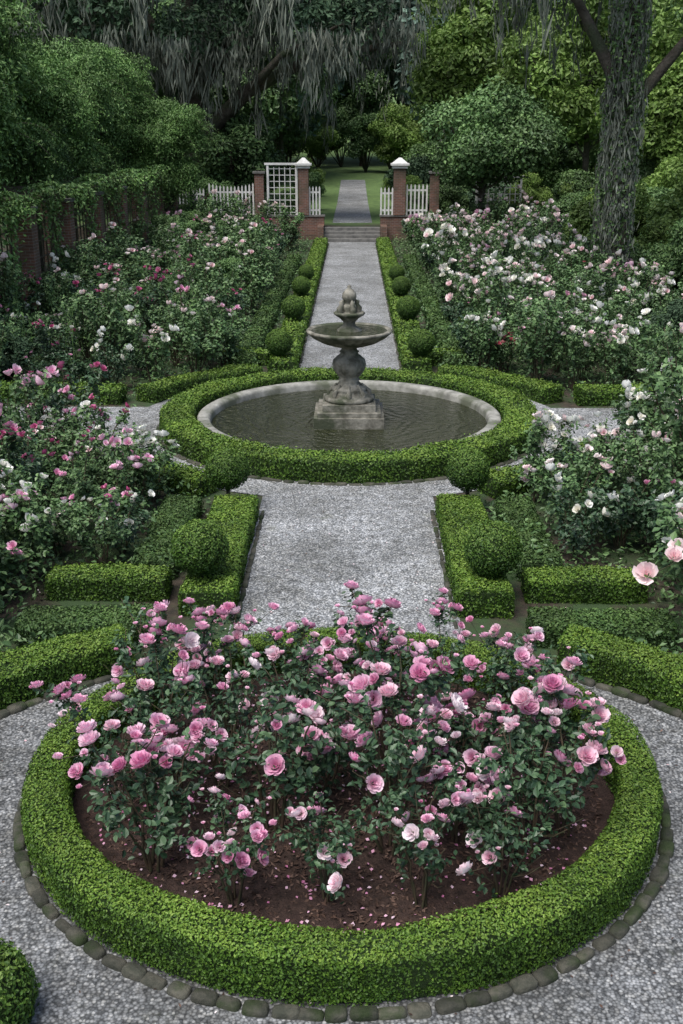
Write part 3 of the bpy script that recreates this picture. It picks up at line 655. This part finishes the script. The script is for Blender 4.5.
for i in range(20):
    y=19+i*1.9;x=9.9+RG.uniform(-.6,.9);place('garden_shrub',SH[[0,2,1,0,3][i%5]],(x,y,0),i,RG.uniform(.8,1.25))
    place('garden_shrub',SH[[2,0,0,1][i%4]],(x+2.6,y,0),i*2,RG.uniform(1.1,1.6))
for (x,y,k,s) in [(3.4,57.5,2,.7),(5,57,1,.9),(7,57.2,3,1.1),(9,56.5,0,.9),(-4.4,57.5,3,.8),(-7.5,57,1,1),(-9.5,57,2,1.2),(-3.2,60,1,.7),(3.2,61,0,.8),(-2.8,68,2,.8),(3,70,0,.9),(3.4,78,3,1),(-3.6,80,0,1),(8,53.6,1,.8),(5.4,53.5,3,.55),(-8,53.4,1,.8),(11,54,2,1.2),(13.5,54,0,1.3),(-5,53.8,3,.5)]:
    place('garden_shrub',SH[k],(x,y,.6 if y>55.4 else 0),x,s)
for (x,y,k,s) in [(-7.4,22.2,3,.6),(-7.2,34,1,.55),(-7.6,39,3,.6),(-7.3,44,2,.7),(7.6,24,3,.8),(-6.9,49,1,.8),(-12,16,3,1.3),(8.6,21.8,2,.8),(-4.2,27.5,1,.5),(-5.2,30,2,.45),(-3.8,33.5,2,.5),(5.6,26,1,.5),(6.4,34,2,.5)]:
    place('garden_shrub',SH[k],(x,y,0),y,s)
rng=np.random.default_rng(91)
for i in range(56):
    y=rng.uniform(63,100);sx=1 if i%2 else -1;x=sx*rng.uniform(3.6+(y-63)*.06,24)
    place('woodland_shrub',SH[rng.integers(4)],(x,y,float(terr(0,y))-.1),rng.uniform(0,6),rng.uniform(1.,1.9))
for i in range(14):
    y=rng.uniform(106,122);x=-16+32*i/13
    place('woodland_shrub',SH[rng.integers(3)],(x,y,float(terr(0,y))-.1),rng.uniform(0,6),rng.uniform(1.6,2.4))

# ---------------------------------------------------------------- gate, wall, fence, steps
g=Geo()
for s,x1 in ((-1,9.5),(1,9.5)):
    a,b=sorted((s*1.42,s*x1));box(g,a,b,55.0,55.4,0,1.12,0);box(g,a-.04,b+.04,54.95,55.45,1.12,1.2,1)
    a,b=sorted((s*1.42,s*1.72));box(g,a,b,53.4,54.95,0,.75,0)
place('brick_garden_wall',g.mesh('wall',[M_brick,M_step]))
g=Geo()
for i in range(4): box(g,-1.4,1.4,53.5+i*.42,55.5,(.15*i if i else 0),.15*(i+1),0)
place('stone_steps',g.mesh('steps',[M_step]))
for sx,xc,w in ((-1,-2.45,.5),(1,2.37,.6)):
    g=Geo();box(g,xc-w/2,xc+w/2,55.02-.1,55.42,1.2,3.45,0)
    box(g,xc-w/2-.08,xc+w/2+.08,54.84,55.5,3.45,3.58,1);box(g,xc-w/2-.16,xc+w/2+.16,54.76,55.58,3.58,3.68,1)
    V=[(xc-w/2-.1,54.82,3.68),(xc+w/2+.1,54.82,3.68),(xc+w/2+.1,55.52,3.68),(xc-w/2-.1,55.52,3.68),(xc-.06,55.1,3.95),(xc+.06,55.1,3.95),(xc+.06,55.22,3.95),(xc-.06,55.22,3.95)]
    g.add(V,[(4,5,6,7),(0,1,5,4),(1,2,6,5),(2,3,7,6),(3,0,4,7)],1)
    place('gate_pillar',g.mesh('pillar',[M_brick,M_white_p]))
def fence(x0,x1,z0,z1,style='picket',curve=0):
    g=Geo();n=max(3,int((x1-x0)/.17))
    if style=='picket':
        for i in range(n+1):
            x=x0+(x1-x0)*i/n;zt=z1+curve*((2*i/n-1)**2);box(g,x-.04,x+.04,55.12,55.16,z0,zt,0)
            V=[(x-.04,55.12,zt),(x+.04,55.12,zt),(x+.04,55.16,zt),(x-.04,55.16,zt),(x-.003,55.12,zt+.09),(x+.003,55.12,zt+.09),(x+.003,55.16,zt+.09),(x-.003,55.16,zt+.09)]
            g.add(V,[(0,1,5,4),(1,2,6,5),(2,3,7,6),(3,0,4,7)],0)
        for z in (z0+.18,z1-.25):box(g,x0,x1,55.165,55.21,z,z+.09,0)
        place('picket_fence',g.mesh('fence',[M_white_p]))
    else:
        for i in range(int((x1-x0)/.27)+1):
            x=x0+i*.27;box(g,x-.018,x+.018,55.12,55.15,z0,z1,0)
        for z in np.arange(z0+.1,z1,.3):box(g,x0,x1,55.153,55.18,z,z+.035,0)
        box(g,x0-.1,x0,55.08,55.22,z0,z1+.1,0);box(g,x1,x1+.1,55.08,55.22,z0,z1+.1,0);box(g,x0-.2,x1+.2,55.06,55.24,z1+.1,z1+.2,0)
        place('lattice_trellis',g.mesh('trellis',[M_white_p]))
fence(-7.2,-5.0,1.2,2.5,curve=.15);fence(-2.15,-1.65,1.2,2.5);fence(1.45,2.02,1.2,2.45);fence(2.75,3.75,1.2,2.6)
fence(-4.2,-2.85,1.2,3.5,'lattice');fence(6.3,8.4,1.2,2.9,'lattice');fence(-9.4,-7.5,1.2,2.4)
g=Geo();box(g,3.9,4.35,54.95,55.42,1.2,3.2,0);box(g,3.82,4.43,54.87,55.5,3.2,3.3,1);place('gate_pillar',g.mesh('pillar',[M_brick,M_step]))
g=Geo();box(g,-4.9,-4.45,54.95,55.42,1.2,3.2,0);box(g,-4.98,-4.37,54.87,55.5,3.2,3.3,1);place('gate_pillar',g.mesh('pillar',[M_brick,M_step]))

# ---------------------------------------------------------------- light & camera
w=bpy.data.worlds.new('World');sc.world=w;w.use_nodes=True;nt=w.node_tree
bg=nt.nodes['Background'];sky=nt.nodes.new('ShaderNodeTexSky');sky.sky_type='NISHITA';sky.sun_disc=False
EL,RO=math.radians(66),math.radians(-140)
sky.sun_elevation=EL;sky.sun_rotation=RO;sky.air_density=1.2;sky.dust_density=3
nt.links.new(sky.outputs[0],bg.inputs[0]);bg.inputs[1].default_value=.15
sl=bpy.data.lights.new('sun','SUN');sl.energy=3.7;sl.angle=math.radians(44);sl.color=(1,.97,.93)
so=bpy.data.objects.new('sun',sl);sc.collection.objects.link(so)
d=Vector((math.sin(RO)*math.cos(EL),math.cos(RO)*math.cos(EL),math.sin(EL)))
so.rotation_euler=(-d).to_track_quat('-Z','Y').to_euler()
cam=bpy.data.cameras.new('camera');co=bpy.data.objects.new('camera',cam);sc.collection.objects.link(co);sc.camera=co
co.location=(.07,0,5);co.rotation_euler=(math.radians(90-19.75),0,math.radians(.64))
cam.sensor_fit='VERTICAL';cam.sensor_height=36;cam.lens=36.9;cam.clip_end=1000;cam.clip_start=.1
sc.view_settings.view_transform='Standard';sc.view_settings.look='None';sc.view_settings.exposure=0
